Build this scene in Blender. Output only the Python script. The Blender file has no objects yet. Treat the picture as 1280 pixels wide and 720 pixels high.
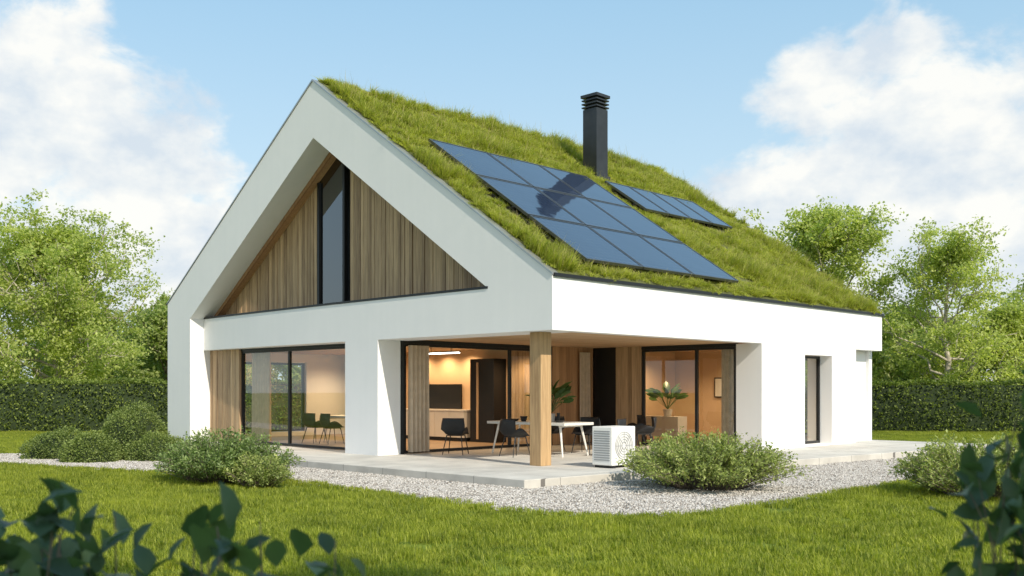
import bpy, math, random
import numpy as np
from mathutils import Vector, Matrix, Euler
scene=bpy.context.scene
COL=scene.collection
R=math.radians
rng=np.random.default_rng(7)
random.seed(7)

# ---------------------------------------------------------------- materials
def newmat(name):
    m=bpy.data.materials.new(name); m.use_nodes=True
    nt=m.node_tree; nt.nodes.clear()
    out=nt.nodes.new('ShaderNodeOutputMaterial')
    return m,nt,out
def N(nt,typ,**kw):
    n=nt.nodes.new(typ)
    for k,v in kw.items():
        if k.startswith('_'): setattr(n,k[1:],v)
        else: n.inputs[k.replace('__',' ')].default_value=v
    return n
def L(nt,a,b): nt.links.new(a,b)
def ramp(nt,fac,stops,interp='LINEAR'):
    r=nt.nodes.new('ShaderNodeValToRGB'); r.color_ramp.interpolation=interp
    e=r.color_ramp.elements
    while len(e)<len(stops): e.new(.5)
    for i,(p,c) in enumerate(stops):
        e[i].position=p; e[i].color=(*c,1) if len(c)==3 else c
    L(nt,fac,r.inputs['Fac']); return r
def c4(c): return (c[0],c[1],c[2],1)
def mmath(nt,op,a,b=None,clamp=False):
    n=nt.nodes.new('ShaderNodeMath'); n.operation=op; n.use_clamp=clamp
    for i,v in enumerate((a,b)):
        if v is None: continue
        if isinstance(v,(int,float)): n.inputs[i].default_value=v
        else: L(nt,v,n.inputs[i])
    return n.outputs[0]
def simple(name,col,rough=.5,metal=0,var=.12,scale=4,bump=.0,bscale=60,spec=.5,joints=None):
    m,nt,out=newmat(name)
    p=N(nt,'ShaderNodeBsdfPrincipled',Roughness=rough,Metallic=metal)
    p.inputs['Specular IOR Level'].default_value=spec
    tc=N(nt,'ShaderNodeTexCoord')
    nz=N(nt,'ShaderNodeTexNoise',Scale=scale,Detail=6.0,Roughness=.6); L(nt,tc.outputs['Object'],nz.inputs['Vector'])
    lo=[c*(1-var) for c in col]; hi=[min(1,c*(1+var)) for c in col]
    r=ramp(nt,nz.outputs['Fac'],[(.3,lo),(.7,hi)]); colr=r.outputs[0]
    if joints:
        s=N(nt,'ShaderNodeSeparateXYZ'); L(nt,tc.outputs['Object'],s.inputs[0])
        a=mmath(nt,'LESS_THAN',mmath(nt,'FRACT',mmath(nt,'DIVIDE',s.outputs[0],joints)),.009)
        b=mmath(nt,'LESS_THAN',mmath(nt,'FRACT',mmath(nt,'DIVIDE',s.outputs[1],joints)),.009)
        j=mmath(nt,'MAXIMUM',a,b); mx=N(nt,'ShaderNodeMix',_data_type='RGBA'); L(nt,j,mx.inputs[0]); L(nt,colr,mx.inputs[6]); mx.inputs[7].default_value=(.16,.15,.14,1); colr=mx.outputs[2]
    L(nt,colr,p.inputs['Base Color'])
    if bump>0:
        n2=N(nt,'ShaderNodeTexNoise',Scale=bscale,Detail=4.0); L(nt,tc.outputs['Object'],n2.inputs['Vector'])
        b=N(nt,'ShaderNodeBump',Strength=bump,Distance=.01); L(nt,n2.outputs['Fac'],b.inputs['Height']); L(nt,b.outputs[0],p.inputs['Normal'])
    L(nt,p.outputs[0],out.inputs[0]); return m
def stucco():
    m,nt,out=newmat('white_stucco')
    p=N(nt,'ShaderNodeBsdfPrincipled',Roughness=.85)
    tc=N(nt,'ShaderNodeTexCoord')
    a=N(nt,'ShaderNodeTexNoise',Scale=.7,Detail=8.0,Roughness=.65); L(nt,tc.outputs['Object'],a.inputs['Vector'])
    mp=N(nt,'ShaderNodeMapping'); mp.inputs['Scale'].default_value=(5,5,.35); L(nt,tc.outputs['Object'],mp.inputs['Vector'])
    s=N(nt,'ShaderNodeTexNoise',Scale=1.0,Detail=5.0); L(nt,mp.outputs[0],s.inputs['Vector'])
    f=mmath(nt,'ADD',mmath(nt,'MULTIPLY',a.outputs['Fac'],.7),mmath(nt,'MULTIPLY',s.outputs['Fac'],.3))
    r=ramp(nt,f,[(.3,(.775,.785,.795)),(.6,(.82,.825,.83))]); L(nt,r.outputs[0],p.inputs['Base Color'])
    n2=N(nt,'ShaderNodeTexNoise',Scale=90.0,Detail=3.0); L(nt,tc.outputs['Object'],n2.inputs['Vector'])
    b=N(nt,'ShaderNodeBump',Strength=.2,Distance=.006); L(nt,n2.outputs['Fac'],b.inputs['Height']); L(nt,b.outputs[0],p.inputs['Normal'])
    L(nt,p.outputs[0],out.inputs[0]); return m
def wood(name,cA,cB,axis='z',plankaxis='x',pw=.13,rough=.65):
    m,nt,out=newmat(name)
    p=N(nt,'ShaderNodeBsdfPrincipled',Roughness=rough)
    tc=N(nt,'ShaderNodeTexCoord')
    sep=N(nt,'ShaderNodeSeparateXYZ'); L(nt,tc.outputs['Object'],sep.inputs[0])
    pl=mmath(nt,'FLOOR',mmath(nt,'DIVIDE',sep.outputs[plankaxis.upper()],pw))
    wn=N(nt,'ShaderNodeTexWhiteNoise',_noise_dimensions='1D'); L(nt,pl,wn.inputs['W'])
    sc={'x':(1.2,22,22),'y':(22,1.2,22),'z':(22,22,1.2)}[axis]
    mp=N(nt,'ShaderNodeMapping'); mp.inputs['Scale'].default_value=sc; L(nt,tc.outputs['Object'],mp.inputs['Vector'])
    off=nt.nodes.new('ShaderNodeCombineXYZ'); sh=mmath(nt,'MULTIPLY',wn.outputs[0],37.)
    for i in range(3): L(nt,sh,off.inputs[i])
    L(nt,off.outputs[0],mp.inputs['Location'])
    nz=N(nt,'ShaderNodeTexNoise',Scale=1.0,Detail=7.0,Roughness=.6,Distortion=.6); L(nt,mp.outputs[0],nz.inputs['Vector'])
    f=mmath(nt,'ADD',mmath(nt,'MULTIPLY',nz.outputs['Fac'],.75),mmath(nt,'MULTIPLY',wn.outputs[0],.3))
    r=ramp(nt,f,[(.3,cA),(.75,cB)]); L(nt,r.outputs[0],p.inputs['Base Color'])
    b=N(nt,'ShaderNodeBump',Strength=.4,Distance=.005); L(nt,nz.outputs['Fac'],b.inputs['Height']); L(nt,b.outputs[0],p.inputs['Normal'])
    L(nt,p.outputs[0],out.inputs[0]); return m
def glassmat(name,tint=(.9,.94,.93),f0=.06,k=1.0):
    m,nt,out=newmat(name)
    g_=N(nt,'ShaderNodeNewGeometry'); d=nt.nodes.new('ShaderNodeVectorMath'); d.operation='DOT_PRODUCT'
    L(nt,g_.outputs['Incoming'],d.inputs[0]); L(nt,g_.outputs['Normal'],d.inputs[1])
    c=mmath(nt,'SUBTRACT',1.0,mmath(nt,'ABSOLUTE',d.outputs['Value']),True)
    f=mmath(nt,'ADD',mmath(nt,'MULTIPLY',mmath(nt,'POWER',c,4.0),k),f0,True)
    t=N(nt,'ShaderNodeBsdfTransparent',Color=c4(tint)); g=N(nt,'ShaderNodeBsdfGlossy',Roughness=.01,Color=(.95,.97,1,1))
    mx=nt.nodes.new('ShaderNodeMixShader'); L(nt,f,mx.inputs[0]); L(nt,t.outputs[0],mx.inputs[1]); L(nt,g.outputs[0],mx.inputs[2])
    L(nt,mx.outputs[0],out.inputs[0]); return m
def leafmat(name,lo,hi,trans=.35,nscale=.6,rough=.5,gloss=True):
    m,nt,out=newmat(name)
    geo=N(nt,'ShaderNodeNewGeometry')
    nz=N(nt,'ShaderNodeTexNoise',Scale=nscale,Detail=3.0); L(nt,geo.outputs['Position'],nz.inputs['Vector'])
    oi=N(nt,'ShaderNodeObjectInfo')
    f=mmath(nt,'ADD',mmath(nt,'MULTIPLY',geo.outputs['Random Per Island'],.5),mmath(nt,'ADD',mmath(nt,'MULTIPLY',nz.outputs['Fac'],.6),mmath(nt,'MULTIPLY',oi.outputs['Random'],.12)))
    r=ramp(nt,f,[(.25,lo),(.95,hi)])
    p=N(nt,'ShaderNodeBsdfPrincipled',Roughness=rough); L(nt,r.outputs[0],p.inputs['Base Color'])
    p.inputs['Specular IOR Level'].default_value=.35 if gloss else .1
    t=N(nt,'ShaderNodeBsdfTranslucent')
    mc=N(nt,'ShaderNodeMix',_data_type='RGBA',_blend_type='MULTIPLY'); mc.inputs[0].default_value=1
    L(nt,r.outputs[0],mc.inputs[6]); mc.inputs[7].default_value=(1.5,1.6,.7,1); L(nt,mc.outputs[2],t.inputs['Color'])
    mx=nt.nodes.new('ShaderNodeMixShader'); mx.inputs[0].default_value=trans
    L(nt,p.outputs[0],mx.inputs[1]); L(nt,t.outputs[0],mx.inputs[2]); L(nt,mx.outputs[0],out.inputs[0]); return m
def emit(name,col,s):
    m,nt,out=newmat(name); e=N(nt,'ShaderNodeEmission',Color=c4(col),Strength=s); L(nt,e.outputs[0],out.inputs[0]); return m

M_white=stucco()
M_clad=wood('timber_cladding',(.21,.13,.07),(.62,.43,.25),'z','x',.14)
M_clad_y=wood('timber_cladding_side',(.30,.16,.08),(.58,.34,.17),'z','y',.14)
M_ceil=wood('timber_ceiling',(.40,.26,.14),(.62,.43,.26),'y','x',.16)
M_post=wood('timber_post',(.34,.21,.10),(.70,.48,.25),'z','x',.6)
M_floor=wood('interior_floor',(.22,.15,.09),(.36,.26,.17),'x','y',.2,.4)
M_dark=simple('dark_aluminium',(.018,.019,.021),.4,.3,.1)
M_black=simple('black_metal',(.02,.02,.021),.45,.2,.2)
M_plastic=simple('black_seat_shell',(.022,.022,.024),.5,0,.1,spec=.3)
M_cap=simple('zinc_flashing',(.42,.44,.46),.45,.7,.1)
M_beige=simple('warm_plaster',(.62,.44,.28),.8,0,.05,2,.1)
M_cab=simple('white_cabinet',(.7,.68,.64),.35,0,.03)
M_tbl=simple('white_tabletop',(.75,.73,.69),.3,0,.05)
M_glass=glassmat('window_glass',f0=.09)
M_glassd=glassmat('gable_glass',(.25,.3,.32),.14,1.6)
M_curt=simple('linen_curtain',(.58,.47,.35),.9,0,.12,6)
M_conc=simple('concrete_paving',(.52,.50,.46),.75,0,.18,1.5,.3,80,joints=1.25)
M_hp=simple('white_powdercoat',(.78,.78,.76),.4,0,.03)
M_hpg=simple('grey_grille',(.32,.33,.34),.5,.2,.05)
M_bark=simple('bark',(.17,.14,.11),.9,0,.4,9,.8,30)
M_pale=simple('pale_bark',(.40,.36,.30),.9,0,.4,9,.8,30)
M_soil=simple('roof_soil',(.09,.10,.03),.95,0,.5,3,.8,30)
M_pot=simple('ceramic_pot',(.55,.5,.45),.5,0,.1)

# ---------------------------------------------------------------- mesh helpers
def link(o,parent=None):
    COL.objects.link(o)
    if parent: o.parent=parent
    return o
def empty(name,loc=(0,0,0)):
    e=bpy.data.objects.new(name,None); e.empty_display_size=.3; e.location=loc; COL.objects.link(e); return e
class MB:
    def __init__(s): s.v=[];s.f=[]
    def add(s,vs,fs):
        b=len(s.v); s.v+=[tuple(v) for v in vs]; s.f+=[[b+i for i in f] for f in fs]
    def box(s,x0,x1,y0,y1,z0,z1,M=None):
        vs=[(x0,y0,z0),(x1,y0,z0),(x1,y1,z0),(x0,y1,z0),(x0,y0,z1),(x1,y0,z1),(x1,y1,z1),(x0,y1,z1)]
        if M: vs=[M@Vector(v) for v in vs]
        s.add(vs,[[0,3,2,1],[4,5,6,7],[0,1,5,4],[1,2,6,5],[2,3,7,6],[3,0,4,7]])
    def prism(s,poly,axis,a,b):
        def P(p,t): return {'y':(p[0],t,p[1]),'z':(p[0],p[1],t),'x':(t,p[0],p[1])}[axis]
        n=len(poly); vs=[P(p,a) for p in poly]+[P(p,b) for p in poly]
        s.add(vs,[list(range(n)),list(range(2*n-1,n-1,-1))]+[[i,(i+1)%n+0,(i+1)%n+n,i+n] for i in range(n)])
    def cyl(s,p0,p1,r0,r1=None,n=10):
        if r1 is None:r1=r0
        p0=Vector(p0);p1=Vector(p1);d=(p1-p0).normalized(); a=d.orthogonal().normalized(); b=d.cross(a)
        vs=[];
        for p,r in((p0,r0),(p1,r1)):
            for i in range(n):
                t=2*math.pi*i/n; vs.append(p+a*math.cos(t)*r+b*math.sin(t)*r)
        s.add(vs,[list(range(n))[::-1],list(range(n,2*n))]+[[i,(i+1)%n,(i+1)%n+n,i+n] for i in range(n)])
    def obj(s,name,mat,parent=None,bevel=0,smooth=False):
        me=bpy.data.meshes.new(name); me.from_pydata(s.v,[],s.f); me.materials.append(mat)
        import bmesh
        bm=bmesh.new(); bm.from_mesh(me); bmesh.ops.recalc_face_normals(bm,faces=bm.faces); bm.to_mesh(me); bm.free()
        if smooth:
            for p in me.polygons:p.use_smooth=True
        o=bpy.data.objects.new(name,me); link(o,parent)
        if bevel:
            b=o.modifiers.new('bevel','BEVEL'); b.width=bevel; b.segments=2; b.limit_method='ANGLE'
        return o
def npmesh(name,verts,faces_list,mats,matidx=None,smooth=False):
    me=bpy.data.meshes.new(name)
    verts=np.asarray(verts,dtype=np.float32)
    tot=[];loops=[]
    for fa in faces_list:
        fa=np.asarray(fa,dtype=np.int32)
        if len(fa)==0: continue
        tot.append(np.full(len(fa),fa.shape[1],dtype=np.int32)); loops.append(fa.ravel())
    tot=np.concatenate(tot);loops=np.concatenate(loops)
    me.vertices.add(len(verts)); me.vertices.foreach_set('co',verts.ravel())
    me.loops.add(len(loops)); me.loops.foreach_set('vertex_index',loops)
    me.polygons.add(len(tot)); st=np.concatenate([[0],np.cumsum(tot)[:-1]]).astype(np.int32)
    me.polygons.foreach_set('loop_start',st); me.polygons.foreach_set('loop_total',tot)
    for m in mats: me.materials.append(m)
    if matidx is not None: me.polygons.foreach_set('material_index',np.asarray(matidx,dtype=np.int32))
    me.update(calc_edges=True); me.validate()
    return me
def norm(a): return a/np.maximum(np.linalg.norm(a,axis=1,keepdims=True),1e-9)
def leafgeo(P,D,size,width=.5,fold=.25,up=None,ovate=False,g=rng):
    n=len(P); D=norm(D); up=np.array([[0,0,1.]])+g.normal(0,.5,(n,3)) if up is None else up
    S=norm(np.cross(D,up)); Nn=np.cross(S,D); sz=size[:,None]
    if not ovate:
        a=P; b=P+D*sz*.5+S*sz*width*.5+Nn*sz*fold*.3; c=P+D*sz-Nn*sz*.1; d=P+D*sz*.5-S*sz*width*.5+Nn*sz*fold*.3
        V=np.stack([a,b,c,d],1).reshape(-1,3); i=np.arange(n)[:,None]*4
        return V,[i+np.array([[0,1,2]]),i+np.array([[0,2,3]])]
    mid=[P,P+D*sz*.33+Nn*sz*.02,P+D*sz*.66-Nn*sz*.03,P+D*sz-Nn*sz*.12]
    pr=[(.12,.20),(.4,.5),(.75,.36)]
    Lf=[P+D*sz*u+S*sz*width*w+Nn*sz*(fold*w-.12*u*u) for u,w in pr]
    Rf=[P+D*sz*u-S*sz*width*w+Nn*sz*(fold*w-.12*u*u) for u,w in pr]
    V=np.stack(mid+Lf+Rf,1).reshape(-1,3); i=np.arange(n)[:,None]*10
    q=[i+np.array([[0,1,5,4]]),i+np.array([[1,2,6,5]]),i+np.array([[0,7,8,1]]),i+np.array([[1,8,9,2]])]
    t=[i+np.array([[2,3,6]]),i+np.array([[2,9,3]])]
    return V,q+t
def tubes(paths,radii,n=6):
    V=[];F=[];b=0
    for path,rad in zip(paths,radii):
        path=np.asarray(path); k=len(path)
        T=np.gradient(path,axis=0); T=norm(T)
        ref=np.array([.31,.77,.55]); A=norm(np.cross(T,ref)); B=np.cross(T,A)
        th=np.arange(n)*2*np.pi/n
        ring=path[:,None,:]+np.asarray(rad)[:,None,None]*(A[:,None,:]*np.cos(th)[None,:,None]+B[:,None,:]*np.sin(th)[None,:,None])
        V.append(ring.reshape(-1,3))
        i=np.arange(k-1)[:,None]*n; j=np.arange(n)[None,:]
        F.append(np.stack([i+j,i+(j+1)%n,i+n+(j+1)%n,i+n+j],-1).reshape(-1,4)+b); b+=k*n
    return np.concatenate(V),np.concatenate(F)
def combine(name,parts,mats):
    V=[];b=0;order=[]
    for v,fl,mi in parts:
        V.append(v)
        for f in fl: order.append((np.asarray(f)+b,mi))
        b+=len(v)
    mi=np.concatenate([np.full(len(f),m) for f,m in order])
    return npmesh(name,np.concatenate(V),[f for f,_ in order],mats,mi)
def unitv(g,n): return norm(g.normal(0,1,(n,3)))

def scatter(name,pts,rots,scl,idx,srcs):
    coll=bpy.data.collections.new(name+'_pieces')
    for s in srcs: coll.objects.link(s)
    me=bpy.data.meshes.new(name); me.from_pydata([tuple(p) for p in pts],[],[])
    a=me.attributes.new('rot','FLOAT_VECTOR','POINT'); a.data.foreach_set('vector',np.asarray(rots,dtype=np.float32).ravel())
    a=me.attributes.new('scl','FLOAT_VECTOR','POINT'); a.data.foreach_set('vector',np.asarray(scl,dtype=np.float32).ravel())
    a=me.attributes.new('idx','INT','POINT'); a.data.foreach_set('value',np.asarray(idx,dtype=np.int32))
    o=bpy.data.objects.new(name,me); COL.objects.link(o)
    ng=bpy.data.node_groups.new(name+'_gn','GeometryNodeTree')
    ng.interface.new_socket('Geometry',in_out='INPUT',socket_type='NodeSocketGeometry')
    ng.interface.new_socket('Geometry',in_out='OUTPUT',socket_type='NodeSocketGeometry')
    gi=ng.nodes.new('NodeGroupInput');go=ng.nodes.new('NodeGroupOutput')
    iop=ng.nodes.new('GeometryNodeInstanceOnPoints'); ci=ng.nodes.new('GeometryNodeCollectionInfo')
    ci.inputs['Collection'].default_value=coll; ci.inputs['Separate Children'].default_value=True; ci.inputs['Reset Children'].default_value=True
    def na(n,t):
        x=ng.nodes.new('GeometryNodeInputNamedAttribute'); x.data_type=t; x.inputs['Name'].default_value=n
        return [s for s in x.outputs if s.enabled and s.name=='Attribute'][0]
    ng.links.new(gi.outputs[0],iop.inputs['Points']); ng.links.new(ci.outputs[0],iop.inputs['Instance'])
    iop.inputs['Pick Instance'].default_value=True
    ng.links.new(na('idx','INT'),iop.inputs['Instance Index']); ng.links.new(na('rot','FLOAT_VECTOR'),iop.inputs['Rotation']); ng.links.new(na('scl','FLOAT_VECTOR'),iop.inputs['Scale'])
    ng.links.new(iop.outputs[0],go.inputs[0])
    md=o.modifiers.new('scatter','NODES'); md.node_group=ng
    return o

# ---------------------------------------------------------------- camera / frame
CAM=np.array([12.43,-13.86]); Fv=np.array([-.697,.717]); Rv=np.array([.717,.697])
def LD(lat,dep):
    p=CAM+lat*Rv+dep*Fv; return float(p[0]),float(p[1])
cam=bpy.data.cameras.new('camera'); co=bpy.data.objects.new('camera',cam); COL.objects.link(co)
co.location=(CAM[0],CAM[1],1.64); co.rotation_euler=(R(90),0,R(44.2))
cam.lens=35; cam.sensor_width=36; cam.shift_y=127/1280; cam.clip_end=2000
cam.dof.use_dof=True; cam.dof.focus_distance=19; cam.dof.aperture_fstop=3.5
scene.camera=co
scene.view_settings.view_transform='Standard'; scene.view_settings.look='None'; scene.view_settings.exposure=0

# ---------------------------------------------------------------- sun & world
AZ=-11; EL=38
sd=Vector((math.cos(R(EL))*math.cos(R(AZ)),math.cos(R(EL))*math.sin(R(AZ)),math.sin(R(EL))))
sl=bpy.data.lights.new('sun','SUN'); sl.energy=5.0; sl.angle=R(.6); sl.color=(1,.90,.74)
so=bpy.data.objects.new('sun',sl); COL.objects.link(so); so.rotation_euler=sd.to_track_quat('Z','Y').to_euler(); so.location=(20,-5,25)
w=bpy.data.worlds.new('World'); scene.world=w; w.use_nodes=True; nt=w.node_tree; nt.nodes.clear()
out=nt.nodes.new('ShaderNodeOutputWorld'); bg=nt.nodes.new('ShaderNodeBackground'); bg.inputs[1].default_value=.13
sky=nt.nodes.new('ShaderNodeTexSky'); sky.sky_type='NISHITA'; sky.sun_disc=False; sky.sun_elevation=R(EL); sky.sun_rotation=R(90-AZ); sky.air_density=1.0; sky.dust_density=1.0; sky.ozone_density=1.0
tc=nt.nodes.new('ShaderNodeTexCoord')
def dirmask(c,deg0,deg1):
    d=nt.nodes.new('ShaderNodeVectorMath'); d.operation='DOT_PRODUCT'; L(nt,tc.outputs['Generated'],d.inputs[0]); d.inputs[1].default_value=Vector(c).normalized()
    mr=nt.nodes.new('ShaderNodeMapRange'); mr.interpolation_type='SMOOTHSTEP'; L(nt,d.outputs['Value'],mr.inputs[0]); mr.inputs[1].default_value=math.cos(R(deg0)); mr.inputs[2].default_value=math.cos(R(deg1)); return mr.outputs[0]
def pxdir(px,py):
    a=(px-640)/1245;b=(487-py)/1245; h=Fv+a*Rv; return (h[0],h[1],b)
masks=[dirmask(pxdir(90,225),12.5,3),dirmask(pxdir(1280,285),16.5,4),dirmask(pxdir(1070,215),10,2),dirmask((.9,-.6,.45),40,10),dirmask((.2,-1,.35),35,10)]
bias=masks[0]
for m_ in masks[1:]: bias=mmath(nt,'MAXIMUM',bias,m_)
sp=nt.nodes.new('ShaderNodeMapping'); sp.inputs['Scale'].default_value=(1,1,1.5); L(nt,tc.outputs['Generated'],sp.inputs[0])
n1=N(nt,'ShaderNodeTexNoise',Scale=9.0,Detail=13.0,Roughness=.58,Distortion=.15); L(nt,sp.outputs[0],n1.inputs['Vector'])
dens=mmath(nt,'ADD',n1.outputs['Fac'],mmath(nt,'MULTIPLY',bias,.42))
mr=nt.nodes.new('ShaderNodeMapRange'); mr.interpolation_type='SMOOTHSTEP'; L(nt,dens,mr.inputs[0]); mr.inputs[1].default_value=.67; mr.inputs[2].default_value=.85
sp2=nt.nodes.new('ShaderNodeMapping'); sp2.inputs['Scale'].default_value=(1,1,1.5); sp2.inputs['Location'].default_value=(.0,.03,-.05); L(nt,tc.outputs['Generated'],sp2.inputs[0])
n2=N(nt,'ShaderNodeTexNoise',Scale=12.0,Detail=10.0,Roughness=.55); L(nt,sp2.outputs[0],n2.inputs['Vector'])
cc=ramp(nt,n2.outputs['Fac'],[(.38,(5.4,6.0,6.6)),(.6,(7.9,7.8,7.4))])
hz=nt.nodes.new('ShaderNodeSeparateXYZ'); L(nt,tc.outputs['Generated'],hz.inputs[0])
hr=nt.nodes.new('ShaderNodeMapRange'); L(nt,hz.outputs[2],hr.inputs[0]); hr.inputs[1].default_value=0;hr.inputs[2].default_value=.6; hr.inputs[3].default_value=.92; hr.inputs[4].default_value=.5
hm=N(nt,'ShaderNodeMix',_data_type='RGBA'); L(nt,hr.outputs[0],hm.inputs[0]); L(nt,sky.outputs[0],hm.inputs[6]); 
hc=ramp(nt,hz.outputs[2],[(0,(6.2,7.1,7.3)),(.42,(3.2,5.8,7.9))]); L(nt,hc.outputs[0],hm.inputs[7])
cm=N(nt,'ShaderNodeMix',_data_type='RGBA'); L(nt,mmath(nt,'MULTIPLY',mr.outputs[0],.92),cm.inputs[0]); L(nt,hm.outputs[2],cm.inputs[6]); L(nt,cc.outputs[0],cm.inputs[7])
L(nt,cm.outputs[2],bg.inputs[0]); L(nt,bg.outputs[0],out.inputs[0])

# ---------------------------------------------------------------- ground
def groundmat():
    m,nt,out=newmat('lawn_ground'); p=N(nt,'ShaderNodeBsdfPrincipled',Roughness=.95); p.inputs['Specular IOR Level'].default_value=.1
    g=N(nt,'ShaderNodeNewGeometry'); a=N(nt,'ShaderNodeTexNoise',Scale=.35,Detail=6.0); b=N(nt,'ShaderNodeTexNoise',Scale=30.0,Detail=4.0)
    L(nt,g.outputs['Position'],a.inputs['Vector']);L(nt,g.outputs['Position'],b.inputs['Vector'])
    r=ramp(nt,mmath(nt,'ADD',mmath(nt,'MULTIPLY',a.outputs['Fac'],.5),mmath(nt,'MULTIPLY',b.outputs['Fac'],.5)),[(.35,(.07,.10,.018)),(.65,(.19,.25,.035))])
    L(nt,r.outputs[0],p.inputs['Base Color']); L(nt,p.outputs[0],out.inputs[0]); return m
mb=MB(); mb.add([(-400,-400,0),(400,-400,0),(400,400,0),(-400,400,0)],[[0,1,2,3]]); mb.obj('ground',groundmat())
def gravelmat():
    m,nt,out=newmat('gravel'); p=N(nt,'ShaderNodeBsdfPrincipled',Roughness=.9)
    g=N(nt,'ShaderNodeNewGeometry'); v=N(nt,'ShaderNodeTexVoronoi',Scale=38.0); L(nt,g.outputs['Position'],v.inputs['Vector'])
    n=N(nt,'ShaderNodeTexNoise',Scale=.8,Detail=5.0); L(nt,g.outputs['Position'],n.inputs['Vector'])
    s=nt.nodes.new('ShaderNodeSeparateColor'); L(nt,v.outputs['Color'],s.inputs[0])
    r=ramp(nt,mmath(nt,'ADD',mmath(nt,'MULTIPLY',s.outputs[0],.7),mmath(nt,'MULTIPLY',n.outputs['Fac'],.4)),[(.15,(.22,.2,.18)),(.9,(.6,.57,.53))])
    L(nt,r.outputs[0],p.inputs['Base Color'])
    b=N(nt,'ShaderNodeBump',Strength=.9,Distance=.02); b.invert=True; L(nt,v.outputs['Distance'],b.inputs['Height']); L(nt,b.outputs[0],p.inputs['Normal'])
    L(nt,p.outputs[0],out.inputs[0]); return m
GR=[(5.0,16),(5.2,9),(5.25,4.4),(5.3,-1),(5.15,-2.9),(4.7,-3.75),(3.9,-4.2),(2.6,-4.3),(0,-4.15),(-2.6,-4.0),(-5.5,-4.6),(-8.1,-5.4),(-10.5,-6.1),(-16,-7.6),(-34,-12),(-34,-9.6),(-14.4,-4.8),(-12.8,-3.4),(-12.6,-1.0),(-12.6,.3),(0,.3),(0,16)]
mb=MB(); mb.add([(x,y,.012) for x,y in GR],[list(range(len(GR)))]); mb.obj('gravel_path',gravelmat())
def inpoly(P,poly):
    x,y=P[:,0],P[:,1]; ins=np.zeros(len(P),bool); n=len(poly)
    for i in range(n):
        x0,y0=poly[i];x1,y1=poly[(i+1)%n]
        c=((y0>y)!=(y1>y))&(x<(x1-x0)*(y-y0)/((y1-y0)+1e-12)+x0); ins^=c
    return ins
SLAB=[(1.21,-2.03),(2.85,12.3),(2.85,14.6),(-15.05,14.6),(-15.05,.95),(-12.6,.3),(-12.6,-2.03)]
HOUSE=[(-15.1,0),(0,0),(0,14.3),(-15.1,14.3)]
def stone_patch(g,k):
    V=[];F=[];b=0
    base=np.array([(1,0,0),(-1,0,0),(0,1,0),(0,-1,0),(0,0,1),(0,0,-1)],float); fc=np.array([(0,2,4),(2,1,4),(1,3,4),(3,0,4),(2,0,5),(1,2,5),(3,1,5),(0,3,5)])
    for i in range(330):
        r=g.uniform(.008,.022); s=base*np.array([r*g.uniform(.8,1.5),r,r*.7])+g.normal(0,r*.18,(6,3)); t=g.uniform(0,6.3)
        s=s@np.array([[math.cos(t),math.sin(t),0],[-math.sin(t),math.cos(t),0],[0,0,1]]); s+=np.array([g.uniform(-.28,.28),g.uniform(-.28,.28),.012])
        V.append(s);F.append(fc+b);b+=6
    me=npmesh('stones',np.concatenate(V),[np.concatenate(F)],[M_st]); return bpy.data.objects.new('stones%d'%k,me)
M_st,nt,out=newmat('pebbles'); p=N(nt,'ShaderNodeBsdfPrincipled',Roughness=.85); g_=N(nt,'ShaderNodeNewGeometry'); r=ramp(nt,g_.outputs['Random Per Island'],[(0,(.18,.16,.14)),(.4,(.40,.37,.34)),(1,(.68,.66,.63))]); L(nt,r.outputs[0],p.inputs['Base Color']); L(nt,p.outputs[0],out.inputs[0])
gx,gy=np.meshgrid(np.arange(-20,5.6,.45),np.arange(-9,15,.45)); P=np.stack([gx.ravel(),gy.ravel()],1)+rng.uniform(-.1,.1,(gx.size,2))
ok=inpoly(P,GR)&~inpoly(P,[(x,y) for x,y in SLAB]); 
for dx,dy in((.2,0),(-.2,0),(0,.2),(0,-.2)): ok&=inpoly(P+np.array([dx,dy]),GR)
P=P[ok]; n=len(P)
scatter('gravel',np.c_[P,np.full(n,.01)],np.c_[np.zeros((n,2)),rng.uniform(0,6.28,n)],np.ones((n,3)),rng.integers(0,3,n),[stone_patch(rng,i) for i in range(3)])

def blades(g,n,half,h0,h1,w,bend,upn=None):
    P=np.c_[g.uniform(-half,half,(n,2)),np.zeros(n)]; th=g.uniform(0,6.28,n); S=np.c_[np.cos(th),np.sin(th),np.zeros(n)]
    D=np.c_[-np.sin(th),np.cos(th),np.zeros(n)]; h=g.uniform(h0,h1,n)[:,None]; ww=w*g.uniform(.7,1.3,n)[:,None]; bd=g.uniform(.1,1,n)[:,None]*bend*h
    Z=np.array([[0,0,1.]])
    V=np.stack([P-S*ww/2,P+S*ww/2,P+S*ww*.4+Z*h*.55+D*bd*.35,P-S*ww*.4+Z*h*.55+D*bd*.35,P+Z*h*(1-.1*bend)+D*bd],1).reshape(-1,3)
    i=np.arange(n)[:,None]*5
    return V,[i+np.array([[0,1,2,3]]),i+np.array([[3,2,4]])]
M_grass=leafmat('grass_blades',(.09,.135,.015),(.42,.45,.06),.42,1.4,.55)
M_rgrass=leafmat('roof_grass_blades',(.14,.185,.022),(.48,.50,.09),.42,1.4,.6)
M_dry=leafmat('dry_grass',(.28,.25,.09),(.5,.44,.2),.3,1,.7)
src=[]
for k in range(4):
    V,F=blades(rng,1000,.33,.03,.085,.008,.7); src.append(bpy.data.objects.new('g%d'%k,npmesh('g%d'%k,V,F,[M_grass])))
gx,gy=np.meshgrid(np.arange(-46,40,.52),np.arange(-24,48,.52)); P=np.stack([gx.ravel(),gy.ravel()],1)+rng.uniform(-.2,.2,(gx.size,2))
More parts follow.
